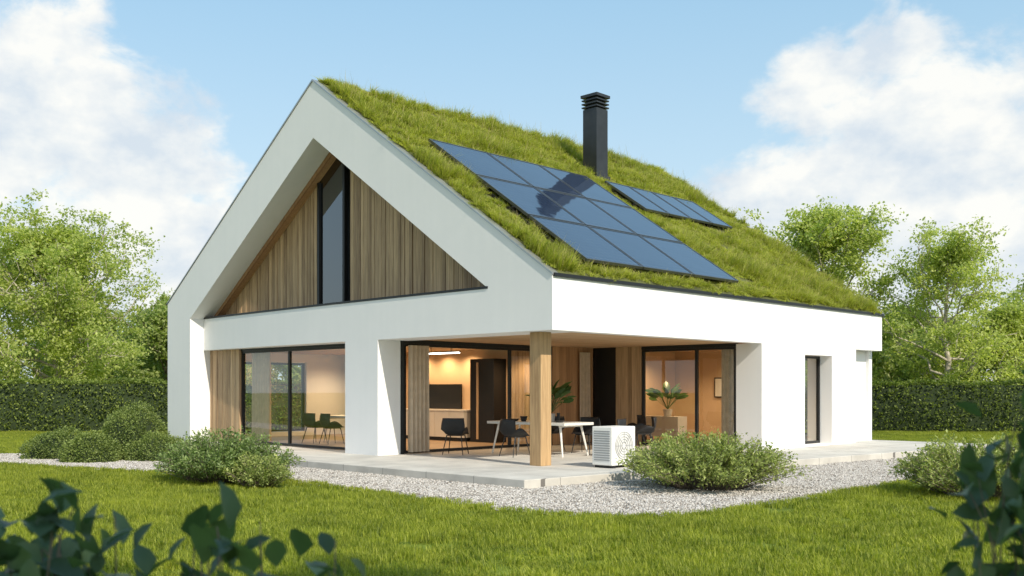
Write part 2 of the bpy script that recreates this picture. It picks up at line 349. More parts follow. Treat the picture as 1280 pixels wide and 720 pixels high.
def near(P,poly,d):
    o=inpoly(P,poly)
    for t in np.linspace(0,6.28,9)[:-1]: o|=inpoly(P+d*np.array([math.cos(t),math.sin(t)]),poly)
    return o
def lawnok(P,far,d=.24):
    rel=P-CAM; dep=rel@Fv; lat=rel@Rv
    return (dep>3)&(dep<far)&(np.abs(lat)<.62*dep+2.5)&~near(P,GR,d)&~near(P,SLAB,.33)&~inpoly(P,HOUSE)
P=P[lawnok(P,42)]; n=len(P)
s=rng.uniform(.85,1.25,n); nzh=.85+.45*(np.sin(P[:,0]*1.3+np.sin(P[:,1]*.9))*np.sin(P[:,1]*1.1)+.3)
scatter('lawn_grass',np.c_[P,np.zeros(n)],np.c_[rng.normal(0,.03,(n,2)),rng.uniform(0,6.28,n)],np.c_[s,s,s*nzh],rng.integers(0,4,n),src)
P=rng.uniform([-20,-16],[20,6],(34000,2)); P=P[lawnok(P,24,.1)]
cl=np.sin(P[:,0]*2.3+1.3*np.sin(P[:,1]*1.7))*np.sin(P[:,1]*2.6+P[:,0]*.6)+rng.normal(0,.5,len(P)); P=P[cl>-.1]; n=len(P)
s1=[]
for k in range(4):
    V,F=blades(rng,28,.055,.05,.14,.009,.95); s1.append(bpy.data.objects.new('c%d'%k,npmesh('c%d'%k,V,F,[M_grass])))
s=rng.uniform(.6,1.25,n)
scatter('lawn_clumps',np.c_[P,np.zeros(n)],np.c_[rng.normal(0,.08,(n,2)),rng.uniform(0,6.28,n)],np.c_[s,s,s],rng.integers(0,4,n),s1)
pts=[]
for (a,b) in zip(GR[:15],GR[1:16]):
    a=np.array(a);b=np.array(b);l=np.linalg.norm(b-a);k=int(l/.09); 
    for t in np.linspace(0,1,k): pts.append(a+(b-a)*t)
pts=np.array(pts); pts=pts[(pts[:,0]>-26)]; pts+=rng.normal(0,.09,pts.shape); n=len(pts)
s1=[]
for k in range(2):
    V,F=blades(rng,90,.1,.03,.09,.008,.9); s1.append(bpy.data.objects.new('e%d'%k,npmesh('e%d'%k,V,F,[M_grass])))
scatter('lawn_edge_grass',np.c_[pts,np.zeros(n)],np.c_[np.zeros((n,2)),rng.uniform(0,6.28,n)],np.ones((n,3))*rng.uniform(.7,1.3,n)[:,None],rng.integers(0,2,n),s1)

# ---------------------------------------------------------------- terrace
mb=MB(); mb.prism(SLAB,'z',-.02,.16); terr=mb.obj('concrete_terrace',M_conc,None,.012)
# ---------------------------------------------------------------- house
H=empty('modern_house')
FL=.163
mb=MB()
AP=(-7.75,9.08)
mb.prism([(-15.1,0),(-15.1,4.13),AP,(0,3.8),(0,2.76),(-1.71,2.76),(-1.71,3.65),(-7.73,7.71),(-13.77,3.65),(-13.77,0)],'y',0,.9)
mb.obj('gable_frame_wall',M_white,H)
# floor beam easing back gently to the recess at its far end
def beamy(s): return .42*((s-1.71)/12.06)**2
SS=np.linspace(1.71,13.77,25)
mb=MB(); mb.prism([(-s,beamy(s)) for s in SS]+[(-13.77,.9),(-1.71,.9)],'z',2.76,3.65); mb.obj('floor_beam',M_white,H)
mb=MB(); mb.prism([(-s,beamy(s)-.015) for s in np.clip(SS,1.72,13.765)]+[(-13.765,1.0),(-1.72,1.0)],'z',3.655,3.70); mb.obj('beam_flashing',M_dark,H)
mb=MB(); mb.prism([(-6.54,beamy(6.54)),(-5.28,beamy(5.28)),(-5.28,.69),(-6.54,.69)],'z',.15,2.76); mb.obj('corner_pier',M_white,H)
mb=MB(); x=-13.6
def ztop(x): return 7.71-.673*abs(x+7.73)-.02
while x<-1.75:
    x1=min(x+.127,-1.72)
    if not(x1>-8.78 and x<-7.55):
        d=random.uniform(0,.016)
        mb.prism([(x,3.7),(x1,3.7),(x1,max(3.702,ztop(x1))),(x,max(3.702,ztop(x)))],'y',.88-d,.96)
    x+=.14
mb.obj('gable_boards',M_clad,H)
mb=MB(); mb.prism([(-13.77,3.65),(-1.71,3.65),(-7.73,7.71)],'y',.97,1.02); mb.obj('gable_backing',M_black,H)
for sgn in(-1,1):
    mb=MB(); xa=-7.73; xb=-13.72 if sgn<0 else -1.76
    za=7.70; zb=3.67+.02
    mb.prism([(xa,za),(xb,zb),(xb,zb-.13),(xa,za-.13)],'y',.66,.87); mb.obj('soffit_timber_trim',M_clad_y,H)
wz0=3.72
def wz(x): return ztop(x)-.12
mb=MB(); xa,xb=-8.75,-7.60
pg=[(xa+.07,wz0),(xb-.07,wz0),(xb-.07,wz(xb-.07)),(-7.73,wz(-7.73)),(xa+.07,wz(xa+.07))]
mb.add([(a,.88,b) for a,b in pg],[[0,1,2,3,4]])
mb.obj('gable_window_glass',M_glassd,H)
mb=MB(); mb.box(xa,xa+.08,.82,.93,wz0,wz(xa)); mb.box(xb-.08,xb,.82,.93,wz0,wz(xb)); mb.box(xa+.08,xb-.08,.82,.93,wz0,wz0+.07)
mb.obj('gable_window_frame',M_dark,H)
mb=MB(); mb.box(-.3,0,.9,14.3,2.76,3.78); mb.box(-15.1,-14.8,.9,1.3,0,4.1);mb.box(-15.1,-14.8,4.6,14.1,0,4.1);mb.box(-15.1,-14.8,1.3,4.6,2.5,4.1);mb.box(-15.1,-14.8,1.3,4.6,0,.3)
mb.obj('side_walls',M_white,H)
mb=MB(); mb.prism([(-14.8,2.6),(-14.8,4.1),(-7.75,8.75),(-.3,3.78),(-.3,2.6)],'y',14.1,14.3); mb.box(-14.8,-4.2,14.1,14.3,0,2.6); mb.box(-1.2,-.3,14.1,14.3,0,2.6); mb.box(-4.2,-1.2,14.1,14.3,0,.25); mb.obj('rear_wall',M_white,H)
mb=MB()
mb.box(-.71,0,7.57,9.71,.15,2.76); mb.box(-.71,0,11.2,12.63,.15,2.76); mb.box(-.71,0,9.71,11.2,2.54,2.76); mb.box(-.71,0,9.71,11.2,.15,.2)
mb.box(-.71,-.4,12.63,14.1,.15,2.76)
mb.obj('side_piers',M_white,H)
def frame(name,axis,c,a0,a1,z0,z1,muls=(),w=.06,d=.08,glass=M_glass,skip=()):
    mb=MB(); g=MB()
    def B(m,p0,p1,q0,q1,t):
        if axis=='y': m.box(p0,p1,c-t,c+t,q0,q1)
        else: m.box(c-t,c+t,p0,p1,q0,q1)
    B(mb,a0,a0+w,z0,z1,d/2);B(mb,a1-w,a1,z0,z1,d/2);B(mb,a0+w,a1-w,z0,z0+w,d/2);B(mb,a0+w,a1-w,z1-w,z1,d/2)
    for m in muls: B(mb,m-w*.6,m+w*.6,z0+w,z1-w,d/2*.9)
    e=[a0+w]+list(muls)+[a1-w]
    for i,(p,q) in enumerate(zip(e[:-1],e[1:])):
        if i in skip: continue
        A=[(p,z0+w),(q,z0+w),(q,z1-w),(p,z1-w)]
        g.add([(u,c,v) if axis=='y' else (c,u,v) for u,v in A],[[0,1,2,3]])
    mb.obj(name+'_frame',M_dark,H); g.obj(name+'_glass',glass,H)
frame('side_window','x',-.38,9.72,11.19,.21,2.53)
frame('added_rear_window','y',14.2,-4.19,-1.21,.26,2.59,(-2.7,))  # opening added so daylight shows through the side window
frame('garden_window','x',-14.95,1.31,4.59,.31,2.49,(2.9,))
frame('sliding_window','y',.72,-12.16,-6.3,FL+.01,2.70,(-9.83,))
mb=MB(); x=-13.76
while x<-12.2:
    mb.box(x,min(x+.127,-12.17),.62-random.uniform(0,.01),.76,.0,2.755); x+=.14
mb.obj('lower_boards',M_clad,H)
mb=MB(); mb.box(-12.17,-6.3,.66,.78,2.702,2.758); mb.obj('window_head',M_dark,H)
mb=MB(); mb.box(-14.79,-.3,.9,14.05,2.79,2.85); mb.obj('timber_ceiling',M_ceil,H)
mb=MB(); mb.box(-14.79,-5.38,.8,14.05,.15,FL+.004); mb.box(-5.38,-.72,7.68,14.05,.15,FL+.004); mb.obj('interior_floor',M_floor,H)
mb=MB(); mb.box(-14.0,-5.36,6.0,6.12,FL,2.79); mb.box(-5.40,-1.9,11.6,11.7,FL,2.79); mb.box(-5.40,-5.33,7.75,11.6,FL,2.79); mb.obj('interior_walls',M_beige,H)
mb=MB(); mb.box(-5.36,-5.28,5.9,7.58,FL,2.79); mb.obj('side_panelling',M_clad_y,H)
mb=MB(); x=-7.0
while x<-5.4: mb.box(x,x+.13,5.95,5.99,FL,2.785); x+=.14
mb.obj('kitchen_panelling',M_clad,H)
mb=MB(); mb.box(-4.47,-3.62,7.58,7.70,FL,2.79); mb.obj('rear_panelling',M_clad,H)
mb=MB(); mb.box(-5.28,-4.47,7.60,7.68,FL,2.79);mb.box(-5.34,-5.26,.70,.78,FL,2.79); mb.obj('dark_panel',M_dark,H)
frame('terrace_door','y',7.64,-3.6,-.73,FL+.01,2.70,(-1.9,))
mb=MB(); mb.box(-3.62,-.72,7.6,7.68,2.702,2.788); mb.obj('door_head',M_dark,H)
frame('kitchen_door','x',-5.32,.8,5.88,FL+.01,2.70,(4.3,),skip=(0,))
mb=MB(); mb.box(-5.36,-5.28,.8,5.88,2.702,2.788); mb.obj('kitchen_door_head',M_dark,H)
def curtain(name,axis,c,a0,a1,z0=.2,z1=2.66,amp=.045,wl=.13):
    n=int((a1-a0)/.012); V=[];F=[]
    for i in range(n+1):
        t=a0+(a1-a0)*i/n; o=amp*math.sin(t*2*math.pi/wl+.7*math.sin(t*5))
        for z,k in((z0,1.15),(z1,.7)):
            V.append((t,c+o*k,z) if axis=='y' else (c+o*k,t,z))
    F=[[2*i,2*i+2,2*i+3,2*i+1] for i in range(n)]
    mb=MB(); mb.add(V,F); mb.obj(name,M_curt,H,smooth=True)
curtain('kitchen_curtain','x',-5.2,.85,1.5); curtain('kitchen_curtain','x',-5.2,6.9,7.4)
curtain('lounge_curtain','y',7.85,-1.3,-.8); curtain('window_curtain','y',.95,-12.05,-11.1)
def roofz(s): return 3.8+.677*s
mb=MB(); e=.05
mb.prism([(-.02,3.81),(-7.75,9.10),(-15.05,4.17),(-15.05,4.0),(-7.75,8.9),(-.02,3.6)],'y',.92,14.32); mb.obj('roof_deck',M_black,H)
mb=MB(); mb.prism([(.01,3.84),(-7.75,9.14),(-15.07,4.2),(-15.05,4.14),(-7.75,9.085),(.01,3.8)],'y',.16,14.34); mb.obj('roof_soil',M_soil,H)
mb=MB(); mb.box(.002,.05,.02,14.36,3.765,3.83); mb.obj('eave_gutter',M_dark,H)
mb=MB()
mb.prism([(.02,3.79),(-7.75,9.085),(-15.13,4.13),(-15.13,4.155),(-7.75,9.125),(.02,3.83)],'y',-.025,.16); mb.obj('gable_flashing',M_cap,H)
mb=MB(); mb.prism([(.02,3.79),(-7.75,9.085),(-15.13,4.13),(-15.13,4.155),(-7.75,9.125),(.02,3.83)],'y',14.34,14.45); mb.obj('rear_flashing',M_cap,H)
mb=MB(); mb.box(-.86,-.56,.30,.60,.16,2.758); mb.obj('timber_post',M_post,H,.01)
mb=MB(); cx,cy=-5.7,8.2; mb.box(cx-.25,cx+.25,cy-.25,cy+.25,7.2,9.62)
for z in(9.66,9.76,9.86): mb.box(cx-.23-.05,cx+.28,cy-.28,cy+.28,z,z+.035)
mb.box(cx-.19,cx+.19,cy-.19,cy+.19,9.6,9.95); mb.box(cx-.3,cx+.3,cy-.3,cy+.3,9.95,10.03); mb.box(cx-.3,cx+.3,cy-.3,cy+.3,7.55,7.72)
mb.obj('chimney',simple('chimney_metal',(.045,.047,.05),.4,.5,.2,2),H)
def pvmat():
    m,nt,out=newmat('solar_cells'); p=N(nt,'ShaderNodeBsdfPrincipled',Roughness=.05,IOR=2.2)
    tc=N(nt,'ShaderNodeTexCoord'); s=N(nt,'ShaderNodeSeparateXYZ'); L(nt,tc.outputs['Object'],s.inputs[0])
    def line(ax,per,wd):
        f=mmath(nt,'FRACT',mmath(nt,'DIVIDE',s.outputs[ax],per)); return mmath(nt,'LESS_THAN',f,wd)
    g=mmath(nt,'MAXIMUM',line('X',.157,.06),line('Y',.157,.06))
    mx=N(nt,'ShaderNodeMix',_data_type='RGBA'); L(nt,g,mx.inputs[0]); mx.inputs[6].default_value=(.014,.026,.06,1); mx.inputs[7].default_value=(.09,.12,.17,1)
    L(nt,mx.outputs[2],p.inputs['Base Color'])
    n=N(nt,'ShaderNodeTexNoise',Scale=.7,Detail=2.0); L(nt,tc.outputs['Object'],n.inputs['Vector']); b=N(nt,'ShaderNodeBump',Strength=.1,Distance=.1); L(nt,n.outputs['Fac'],b.inputs['Height']); L(nt,b.outputs[0],p.inputs['Normal'])
    L(nt,p.outputs[0],out.inputs[0]); return m
M_pv=pvmat(); M_pvf=simple('panel_frame_metal',(.13,.135,.14),.35,.7,.1)
ang=math.atan(.677)
def array(s0,s1,t0,t1,rows,cols):
    U=Vector((-math.cos(ang),0,math.sin(ang))); W=Vector((math.sin(ang),0,math.cos(ang))); V=Vector((0,-1,0)); sgn=-1
    off=.21
    e=empty('solar_panel_array',(-s0,t0,roofz(s0)+off))
    mat=Matrix(((U.x,V.x,W.x),(U.y,V.y,W.y),(U.z,V.z,W.z))); e.rotation_euler=mat.to_euler()
    Ls=(s1-s0)/math.cos(ang); pw=Ls/rows; ph=(t1-t0)/cols
    fr=MB(); gl=MB(); rl=MB()
    for i in range(rows):
        for j in range(cols):
            x0,x1=i*pw+.02,(i+1)*pw-.02; y0,y1=j*ph+.014,(j+1)*ph-.014
            if sgn<0: y0,y1=-y1,-y0
            f=.04
            fr.box(x0,x1,y0,y0+f,.0,.06);fr.box(x0,x1,y1-f,y1,.0,.06);fr.box(x0,x0+f,y0+f,y1-f,.0,.06);fr.box(x1-f,x1,y0+f,y1-f,.0,.06)
            gl.box(x0+f,x1-f,y0+f,y1-f,.01,.052)
    for i in range(rows):
        for q in(.25,.75):
            ya,yb=sorted((0,sgn*(t1-t0))); rl.box((i+q)*pw-.02,(i+q)*pw+.02,ya-.05,yb+.05,-.06,-.002)
    for j in range(cols+1):
        yy=sgn*j*ph; rl.box(0,Ls,yy-.02,yy+.02,-.16,-.062)
    fr.obj('panel_frames',M_pvf,e); gl.obj('panel_cells',M_pv,e); rl.obj('mounting_rails',M_black,e)
array(.23,5.0,1.25,6.9,3,3); array(3.55,5.0,7.7,12.0,1,4)
# roof grass : wild tufts
src=[]
for k in range(3):
    V,F=blades(rng,330,.2,.05,.13,.011,1.1); V2,F2=blades(rng,10,.2,.12,.28,.007,.7)
    src.append(bpy.data.objects.new('rg%d'%k,combine('rg%d'%k,[(V,F,0),(V2,F2,1)],[M_rgrass,M_dry])))
for k in range(3,6):
    V,F=blades(rng,62,.07,.13,.34,.011,1.3); V2,F2=blades(rng,7,.08,.2,.48,.007,.7)
    src.append(bpy.data.objects.new('rg%d'%k,combine('rg%d'%k,[(V,F,0),(V2,F2,1)],[M_rgrass,M_dry])))
Q=[]
for s_ in np.arange(.18,7.8,.25):
    for t in np.arange(.34,14.3,.30): Q.append((s_,t))
Q=np.array(Q)+rng.uniform(-.13,.13,(len(Q),2)); Q[:,0]=np.clip(Q[:,0],.13,7.78); i1=rng.integers(0,3,len(Q))
Q2=rng.uniform([.15,.3],[7.75,14.25],(6500,2)); c=np.sin(Q2[:,0]*2.7+1.5*np.sin(Q2[:,1]*1.3))*np.sin(Q2[:,1]*2.1+Q2[:,0])+rng.normal(0,.5,len(Q2)); Q2=Q2[c>0]
Q3=np.c_[7.75-np.abs(rng.normal(0,.12,220)),rng.uniform(.3,14.3,220)]; Q4=np.c_[rng.uniform(.08,.25,190),rng.uniform(.3,14.3,190)]; Q5=np.c_[rng.uniform(.1,7.7,130),rng.uniform(.2,.38,130)]
Q2=np.r_[Q2,Q3,Q4,Q5]; Q=np.r_[Q,Q2]; i1=np.r_[i1,rng.integers(3,6,len(Q2))]
def inr(q,a,b,c,d,m): return (q[:,0]>a+m)&(q[:,0]<b-m)&(q[:,1]>c+m)&(q[:,1]<d-m)
bad=inr(Q,.23,5,1.25,6.9,.08)|inr(Q,3.55,5,7.7,12,.08)
nearp=inr(Q,.23,5,1.25,6.9,-.4)|inr(Q,3.55,5,7.7,12,-.45)
bad|=nearp&(i1>2)&(rng.random(len(Q))<.6)
Q=Q[~bad]; i1=i1[~bad]; nearp=nearp[~bad]; n=len(Q)
pp=np.c_[-Q[:,0],Q[:,1],3.84+.683*Q[:,0]-.01]
sc=rng.uniform(.5,1.3,n)*(.85+.4*np.sin(Q[:,0]*2.1+Q[:,1]*1.3)*np.sin(Q[:,1]*.8+1)); sc=np.where(nearp,np.minimum(sc,.65),sc)
rot=np.c_[rng.normal(0,.16,n),np.full(n,ang*.7)+rng.normal(0,.14,n),rng.uniform(-3.1,3.1,n)]
R_=[tuple((Euler((a,b,0)).to_matrix()@Euler((0,0,c)).to_matrix()).to_euler()) for a,b,c in rot]
scatter('green_roof_grass',pp,np.array(R_),np.c_[np.ones(n),np.ones(n),sc],i1,src)
k=90; tt=rng.uniform(.4,14,k); ss=7.75-np.abs(rng.normal(0,.6,k)); pp=np.c_[-ss,tt,3.8+.683*ss]
V,F=blades(rng,5,.2,.25,.75,.008,.35); tw=bpy.data.objects.new('tw',npmesh('tw',V,F,[M_dry]))
scatter('wild_roof_stems',pp,np.c_[np.zeros((k,2)),rng.uniform(0,6,k)],np.ones((k,3))*rng.uniform(.4,1.1,k)[:,None],np.zeros(k),[tw])

# ---------------------------------------------------------------- interior fittings
K=empty('kitchen_unit')
mb=MB(); 
for i in range(5): mb.box(-11.3+i*.62,-11.3+i*.62+.61,5.40,5.98,.27,1.02)
mb.obj('base_cabinets',M_cab,K,.004)
mb=MB(); mb.box(-11.32,-8.18,5.36,5.99,1.022,1.06); mb.obj('worktop',M_tbl,K)
mb=MB(); mb.box(-10.5,-8.9,5.93,5.985,1.08,1.80); mb.box(-11.3,-8.2,5.45,5.9,.17,.268); mb.obj('splashback',M_dark,K)
mb=MB(); mb.box(-8.05,-7.1,5.5,5.99,.17,2.5); mb.obj('tall_cabinet',M_dark,K,.005)
mb=MB(); mb.box(-7.78,-7.7,5.48,5.499,.25,2.4); mb.obj('cabinet_groove',M_clad,K)
P_=empty('linear_pendant_lamp'); mb=MB(); mb.box(-8.3,-6.9,3.96,4.04,2.60,2.63); mb.obj('diffuser',emit('lamp_light',(1,.93,.8),9),P_)
mb=MB(); mb.box(-8.32,-6.88,3.95,4.05,2.632,2.66); mb.cyl((-8,4,2.66),(-8,4,2.79),.008);mb.cyl((-7.2,4,2.66),(-7.2,4,2.79),.008); mb.obj('housing',M_black,P_)
def lamp(n,loc,e,col=(1,.68,.37)):
    l=bpy.data.lights.new(n,'SPOT'); l.energy=e; l.color=col; l.shadow_soft_size=.04; l.spot_size=R(150); l.spot_blend=.8
    o=bpy.data.objects.new(n,l); o.location=loc; COL.objects.link(o)
for x in(-10.6,-9.5,-8.5): lamp('kitchen_fill_spot',(x,5.55,2.76),95)  # added fill spots for the warm kitchen glow
lamp('dining_fill_spot',(-7.2,3.0,2.76),220); lamp('dining_fill_spot',(-10.6,3.2,2.76),260); lamp('dining_fill_spot',(-6.2,5.2,2.76),150)  # added fill spots that lift the dark dining area
lamp('lounge_fill_spot',(-2.6,10.9,2.76),160); lamp('lounge_fill_spot',(-4.4,9.6,2.76),160); lamp('lounge_fill_spot',(-1.8,9.0,2.76),120); lamp('living_fill_spot',(-13.4,5.2,2.76),220)  # lounge and living spots added to brighten the rooms
S=empty('sideboard'); mb=MB(); mb.box(-5.0,-3.7,9.4,9.85,.3,.88); mb.obj('cabinet',M_cab,S,.005); mb=MB()
for xx in(-4.9,-3.85): 
    for yy in(9.45,9.75): mb.box(xx,xx+.05,yy,yy+.05,.165,.3)
mb.obj('legs',M_black,S)
A=empty('framed_picture'); mb=MB(); mb.box(-3.9,-3.4,11.56,11.59,1.4,2.0); mb.obj('frame',M_dark,A); mb=MB(); mb.box(-3.86,-3.44,11.55,11.558,1.44,1.96); mb.obj('print',M_cab,A)

def table(x0,x1,y0,y1,name='dining_table'):
    e=empty(name); z=.16
    mb=MB(); mb.box(x0,x1,y0,y1,z+.69,z+.75); mb.obj('top',M_tbl,e,.006)
    mb=MB()
    for sx,xx in((1,x0+.25),(-1,x1-.25)):
        for sy,yy in((1,y0+.15),(-1,y1-.15)): mb.cyl((xx,yy,z+.69),(xx-sx*.14,yy-sy*.08,z),.028,.018)
        mb.box(xx-.02,xx+.02,y0+.12,y1-.12,z+.65,z+.689)
    mb.obj('legs',M_tbl,e)
def chair(x,y,rot,name='dining_chair'):
    e=empty(name,(x,y,.165)); e.rotation_euler=(0,0,rot)
    n=13;rows=[]
    for i in range(n+1):
        u=i/n
        if u<.5: yy=.24-.44*(u/.5); zz=.45-.02*math.sin(math.pi*u/.5)
        else:
            k=(u-.5)/.5; yy=-.20-.10*k-.03*math.sin(k*3.1); zz=.45+.38*k
        rows.append((yy,zz,u))
    V=[];F=[];m=12
    for yy,zz,u in rows:
        for j in range(m+1):
            s=j/m*2-1; w=.25+.04*math.sin(u*3.1)
            side=max(0,abs(s)-.55)/.45
            up=side**1.5*.19*math.sin(max(0,min(1,(u-.05)/.6))*math.pi)
            fw=.10*abs(s)**2*max(0,(u-.5)/.5)
            V.append((s*w,yy+fw,zz+up))
    for i in range(n):
        for j in range(m):
            a=i*(m+1)+j; F.append([a,a+1,a+m+2,a+m+1])
    mb=MB(); mb.add(V,F); o=mb.obj('seat_shell',M_plastic,e,smooth=True); sm=o.modifiers.new('s','SOLIDIFY'); sm.thickness=.018
    mb=MB()
    for sx in(-1,1):
        mb.cyl((sx*.17,.16,.44),(sx*.24,.24,0),.014,.010,8); mb.cyl((sx*.17,-.14,.44),(sx*.24,-.26,0),.014,.010,8)
        mb.cyl((sx*.17,.16,.43),(sx*.17,-.14,.43),.01,.01,8)
    mb.cyl((-.17,.16,.43),(.17,.16,.43),.01,.01,8); mb.cyl((-.17,-.14,.43),(.17,-.14,.43),.01,.01,8)
    mb.obj('legs',M_black,e)
table(-4.2,-1.8,2.4,3.4)
chair(-4.35,1.55,.55); chair(-2.85,1.95,-.1); chair(-3.6,3.95,math.pi); chair(-2.5,3.95,math.pi+.2); chair(-1.35,3.5,1.9)
chair(-1.75,5.2,2.3,'lounge_chair'); chair(-2.9,6.3,2.6,'lounge_chair')
table(-11.2,-9.2,2.6,3.5,'indoor_table'); chair(-10.7,2.1,.1); chair(-8.9,2.6,.9); chair(-9.9,2.1,-.1)
B_=empty('table_setting'); mb=MB(); 
for (x,y,r,h) in((-3.3,2.7,.09,.12),(-2.5,3.0,.04,.2),(-3.7,2.8,.13,.05),(-2.2,2.7,.12,.04)):
    mb.cyl((x,y,.912),(x,y,.912+h),r*.6,r,16)
mb.obj('bowls',M_black,B_)

def stem_shrub(name,c,rx,ry,h,nst,leaf,lmat,seed,per=26,ovate=False,thick=.008,width=.5,minr=.1,flat=.55):
    g=np.random.default_rng(seed); paths=[];rad=[];LP=[];LD_=[];
    for i in range(nst):
        t=g.uniform(0,2*np.pi); q=g.uniform(minr,1)**.6; lum=1+.14*math.sin(3*t+seed)+.08*math.sin(7*t); hh=h*(1-flat*q**2.2)*g.uniform(.72,1.1)
        b=np.array([math.cos(t)*rx*q*.35,math.sin(t)*ry*q*.35,0]); e=np.array([math.cos(t)*rx*q*lum,math.sin(t)*ry*q*lum,hh])
        m=b*.4+e*.6; m[2]=hh*.75; m+=g.normal(0,.04*h,3)
        u=np.linspace(0,1,7)[:,None]; pth=(1-u)**2*b+2*u*(1-u)*m+u*u*e
        if g.random()<.5: pth[-1,2]-=.05*h
        paths.append(pth+np.array(c)); rad.append(np.linspace(thick,thick*.3,7))
        k=per; uu=g.uniform(.3,1,k)[:,None]; pos=(1-uu)**2*b+2*uu*(1-uu)*m+uu*uu*e+g.normal(0,leaf*.5,(k,3)); pos[:,2]=np.maximum(pos[:,2],.02)
        dd=((e-m)/np.linalg.norm(e-m))[None,:]*.5+g.normal(0,.6,(k,3))+np.array([[0,0,.2]])
        LP.append(pos+np.array(c)); LD_.append(dd)
    tv,tf=tubes(paths,rad,4)
    P=np.concatenate(LP);D=np.concatenate(LD_)
    lv,lf=leafgeo(P,D,leaf*g.uniform(.6,1.25,len(P)),width,.3,ovate=ovate,g=g)
    me=combine(name,[(tv,[tf],0),(lv,lf,1)],[M_bark,lmat]); o=bpy.data.objects.new(name,me); COL.objects.link(o); return o
M_lightshrub=leafmat('shrub_leaves',(.13,.18,.05),(.45,.50,.18),.35,2.0,.5)
M_darkshrub=leafmat('dark_shrub_leaves',(.07,.12,.035),(.31,.40,.15),.35,2.0,.45)
M_box=leafmat('boxwood_leaves',(.06,.10,.025),(.29,.36,.11),.3,2.0,.5)
M_hedge=leafmat('hedge_leaves',(.04,.07,.014),(.27,.34,.065),.35,1.2,.5)
M_tree=leafmat('tree_leaves',(.22,.28,.07),(.60,.64,.24),.5,.5,.5)
M_tree2=leafmat('tree_leaves_deep',(.16,.22,.07),(.46,.52,.20),.45,.5,.5)
M_fg=leafmat('broad_leaves',(.03,.065,.035),(.12,.19,.085),.3,3.0,.4)
M_house=leafmat('houseplant_leaves',(.03,.07,.02),(.10,.18,.05),.25,3.0,.35)
stem_shrub('flowering_shrub',(-3.4,-4.9,0),1.35,1.15,.90,440,.06,M_darkshrub,11,40)
stem_shrub('flowering_shrub',(3.25,.1,0),1.6,1.3,.92,520,.06,M_lightshrub,12,40)
stem_shrub('flowering_shrub',(6.9,2.0,0),1.4,1.2,.90,430,.06,M_lightshrub,13,36)
stem_shrub('flowering_shrub',(-2.2,-4.9,0),.65,.6,.55,170,.055,M_lightshrub,14,34)

def ball(name,c,r,h,n,leaf,mat,seed):
    g=np.random.default_rng(seed); d=unitv(g,n); d[:,2]=np.abs(d[:,2])*1.0-.08
    lump=1+.10*np.sin(d[:,0]*5+seed)*np.sin(d[:,1]*6)+.07*np.sin(d[:,2]*9+d[:,0]*7)+g.normal(0,.035,n)-np.abs(g.normal(0,.05,n))
    P=d*np.array([r,r,h])*lump[:,None]; P[:,2]=np.maximum(P[:,2],.02)
    V,F=leafgeo(P+np.array(c),d+g.normal(0,.7,(n,3)),leaf*g.uniform(.6,1.2,n),.55,.3,g=g)
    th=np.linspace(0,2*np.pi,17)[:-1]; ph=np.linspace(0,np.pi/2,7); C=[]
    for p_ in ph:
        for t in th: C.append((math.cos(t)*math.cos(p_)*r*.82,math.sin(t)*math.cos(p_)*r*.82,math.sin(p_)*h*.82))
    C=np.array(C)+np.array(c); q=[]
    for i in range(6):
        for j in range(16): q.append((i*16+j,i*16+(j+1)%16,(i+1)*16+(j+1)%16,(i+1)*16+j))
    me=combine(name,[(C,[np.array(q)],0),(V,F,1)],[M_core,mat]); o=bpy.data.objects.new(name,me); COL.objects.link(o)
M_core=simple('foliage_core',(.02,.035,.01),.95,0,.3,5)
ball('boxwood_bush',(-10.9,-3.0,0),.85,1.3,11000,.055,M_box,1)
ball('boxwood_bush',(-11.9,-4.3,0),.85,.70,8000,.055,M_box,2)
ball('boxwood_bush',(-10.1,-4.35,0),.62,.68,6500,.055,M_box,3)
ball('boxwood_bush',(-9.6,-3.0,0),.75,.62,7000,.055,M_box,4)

def hedge(name,p0,p1,h,th,seed):
    g=np.random.default_rng(seed); p0=np.array(p0);p1=np.array(p1); Ln=np.linalg.norm(p1-p0); a=(p1-p0)/Ln; b=np.array([-a[1],a[0]])
    n=int(Ln*1100); u=g.uniform(0,Ln,n); f=g.random(n); 
    v=np.where(f<.4,-th/2,np.where(f<.5,th/2,g.uniform(-th/2,th/2,n))); z=np.where(f<.5,g.uniform(.02,h,n),h)
    z=z+np.where(f>=.5,.05*np.sin(u*1.7)+.04*np.sin(u*5.1),0)+g.normal(0,.035,n); v=v+g.normal(0,.06,n)+.06*np.sin(u*2.3+z*3)*np.sign(v)
    P=np.c_[p0[0]+a[0]*u+b[0]*v,p0[1]+a[1]*u+b[1]*v,np.maximum(z,.02)]
    V,F=leafgeo(P,g.normal(0,1,(n,3))+np.array([0,0,.4]),g.uniform(.07,.13,n),.6,.3,g=g)
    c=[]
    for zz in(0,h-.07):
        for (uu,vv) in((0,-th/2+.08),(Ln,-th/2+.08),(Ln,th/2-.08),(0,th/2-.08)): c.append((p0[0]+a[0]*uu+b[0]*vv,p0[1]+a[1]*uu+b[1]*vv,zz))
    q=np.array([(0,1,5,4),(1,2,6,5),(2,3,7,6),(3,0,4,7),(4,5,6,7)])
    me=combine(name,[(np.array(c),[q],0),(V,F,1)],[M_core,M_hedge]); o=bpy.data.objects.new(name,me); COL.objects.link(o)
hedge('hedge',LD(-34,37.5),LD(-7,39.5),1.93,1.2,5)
hedge('hedge',LD(8,39.2),LD(34,37.2),1.88,1.2,6)

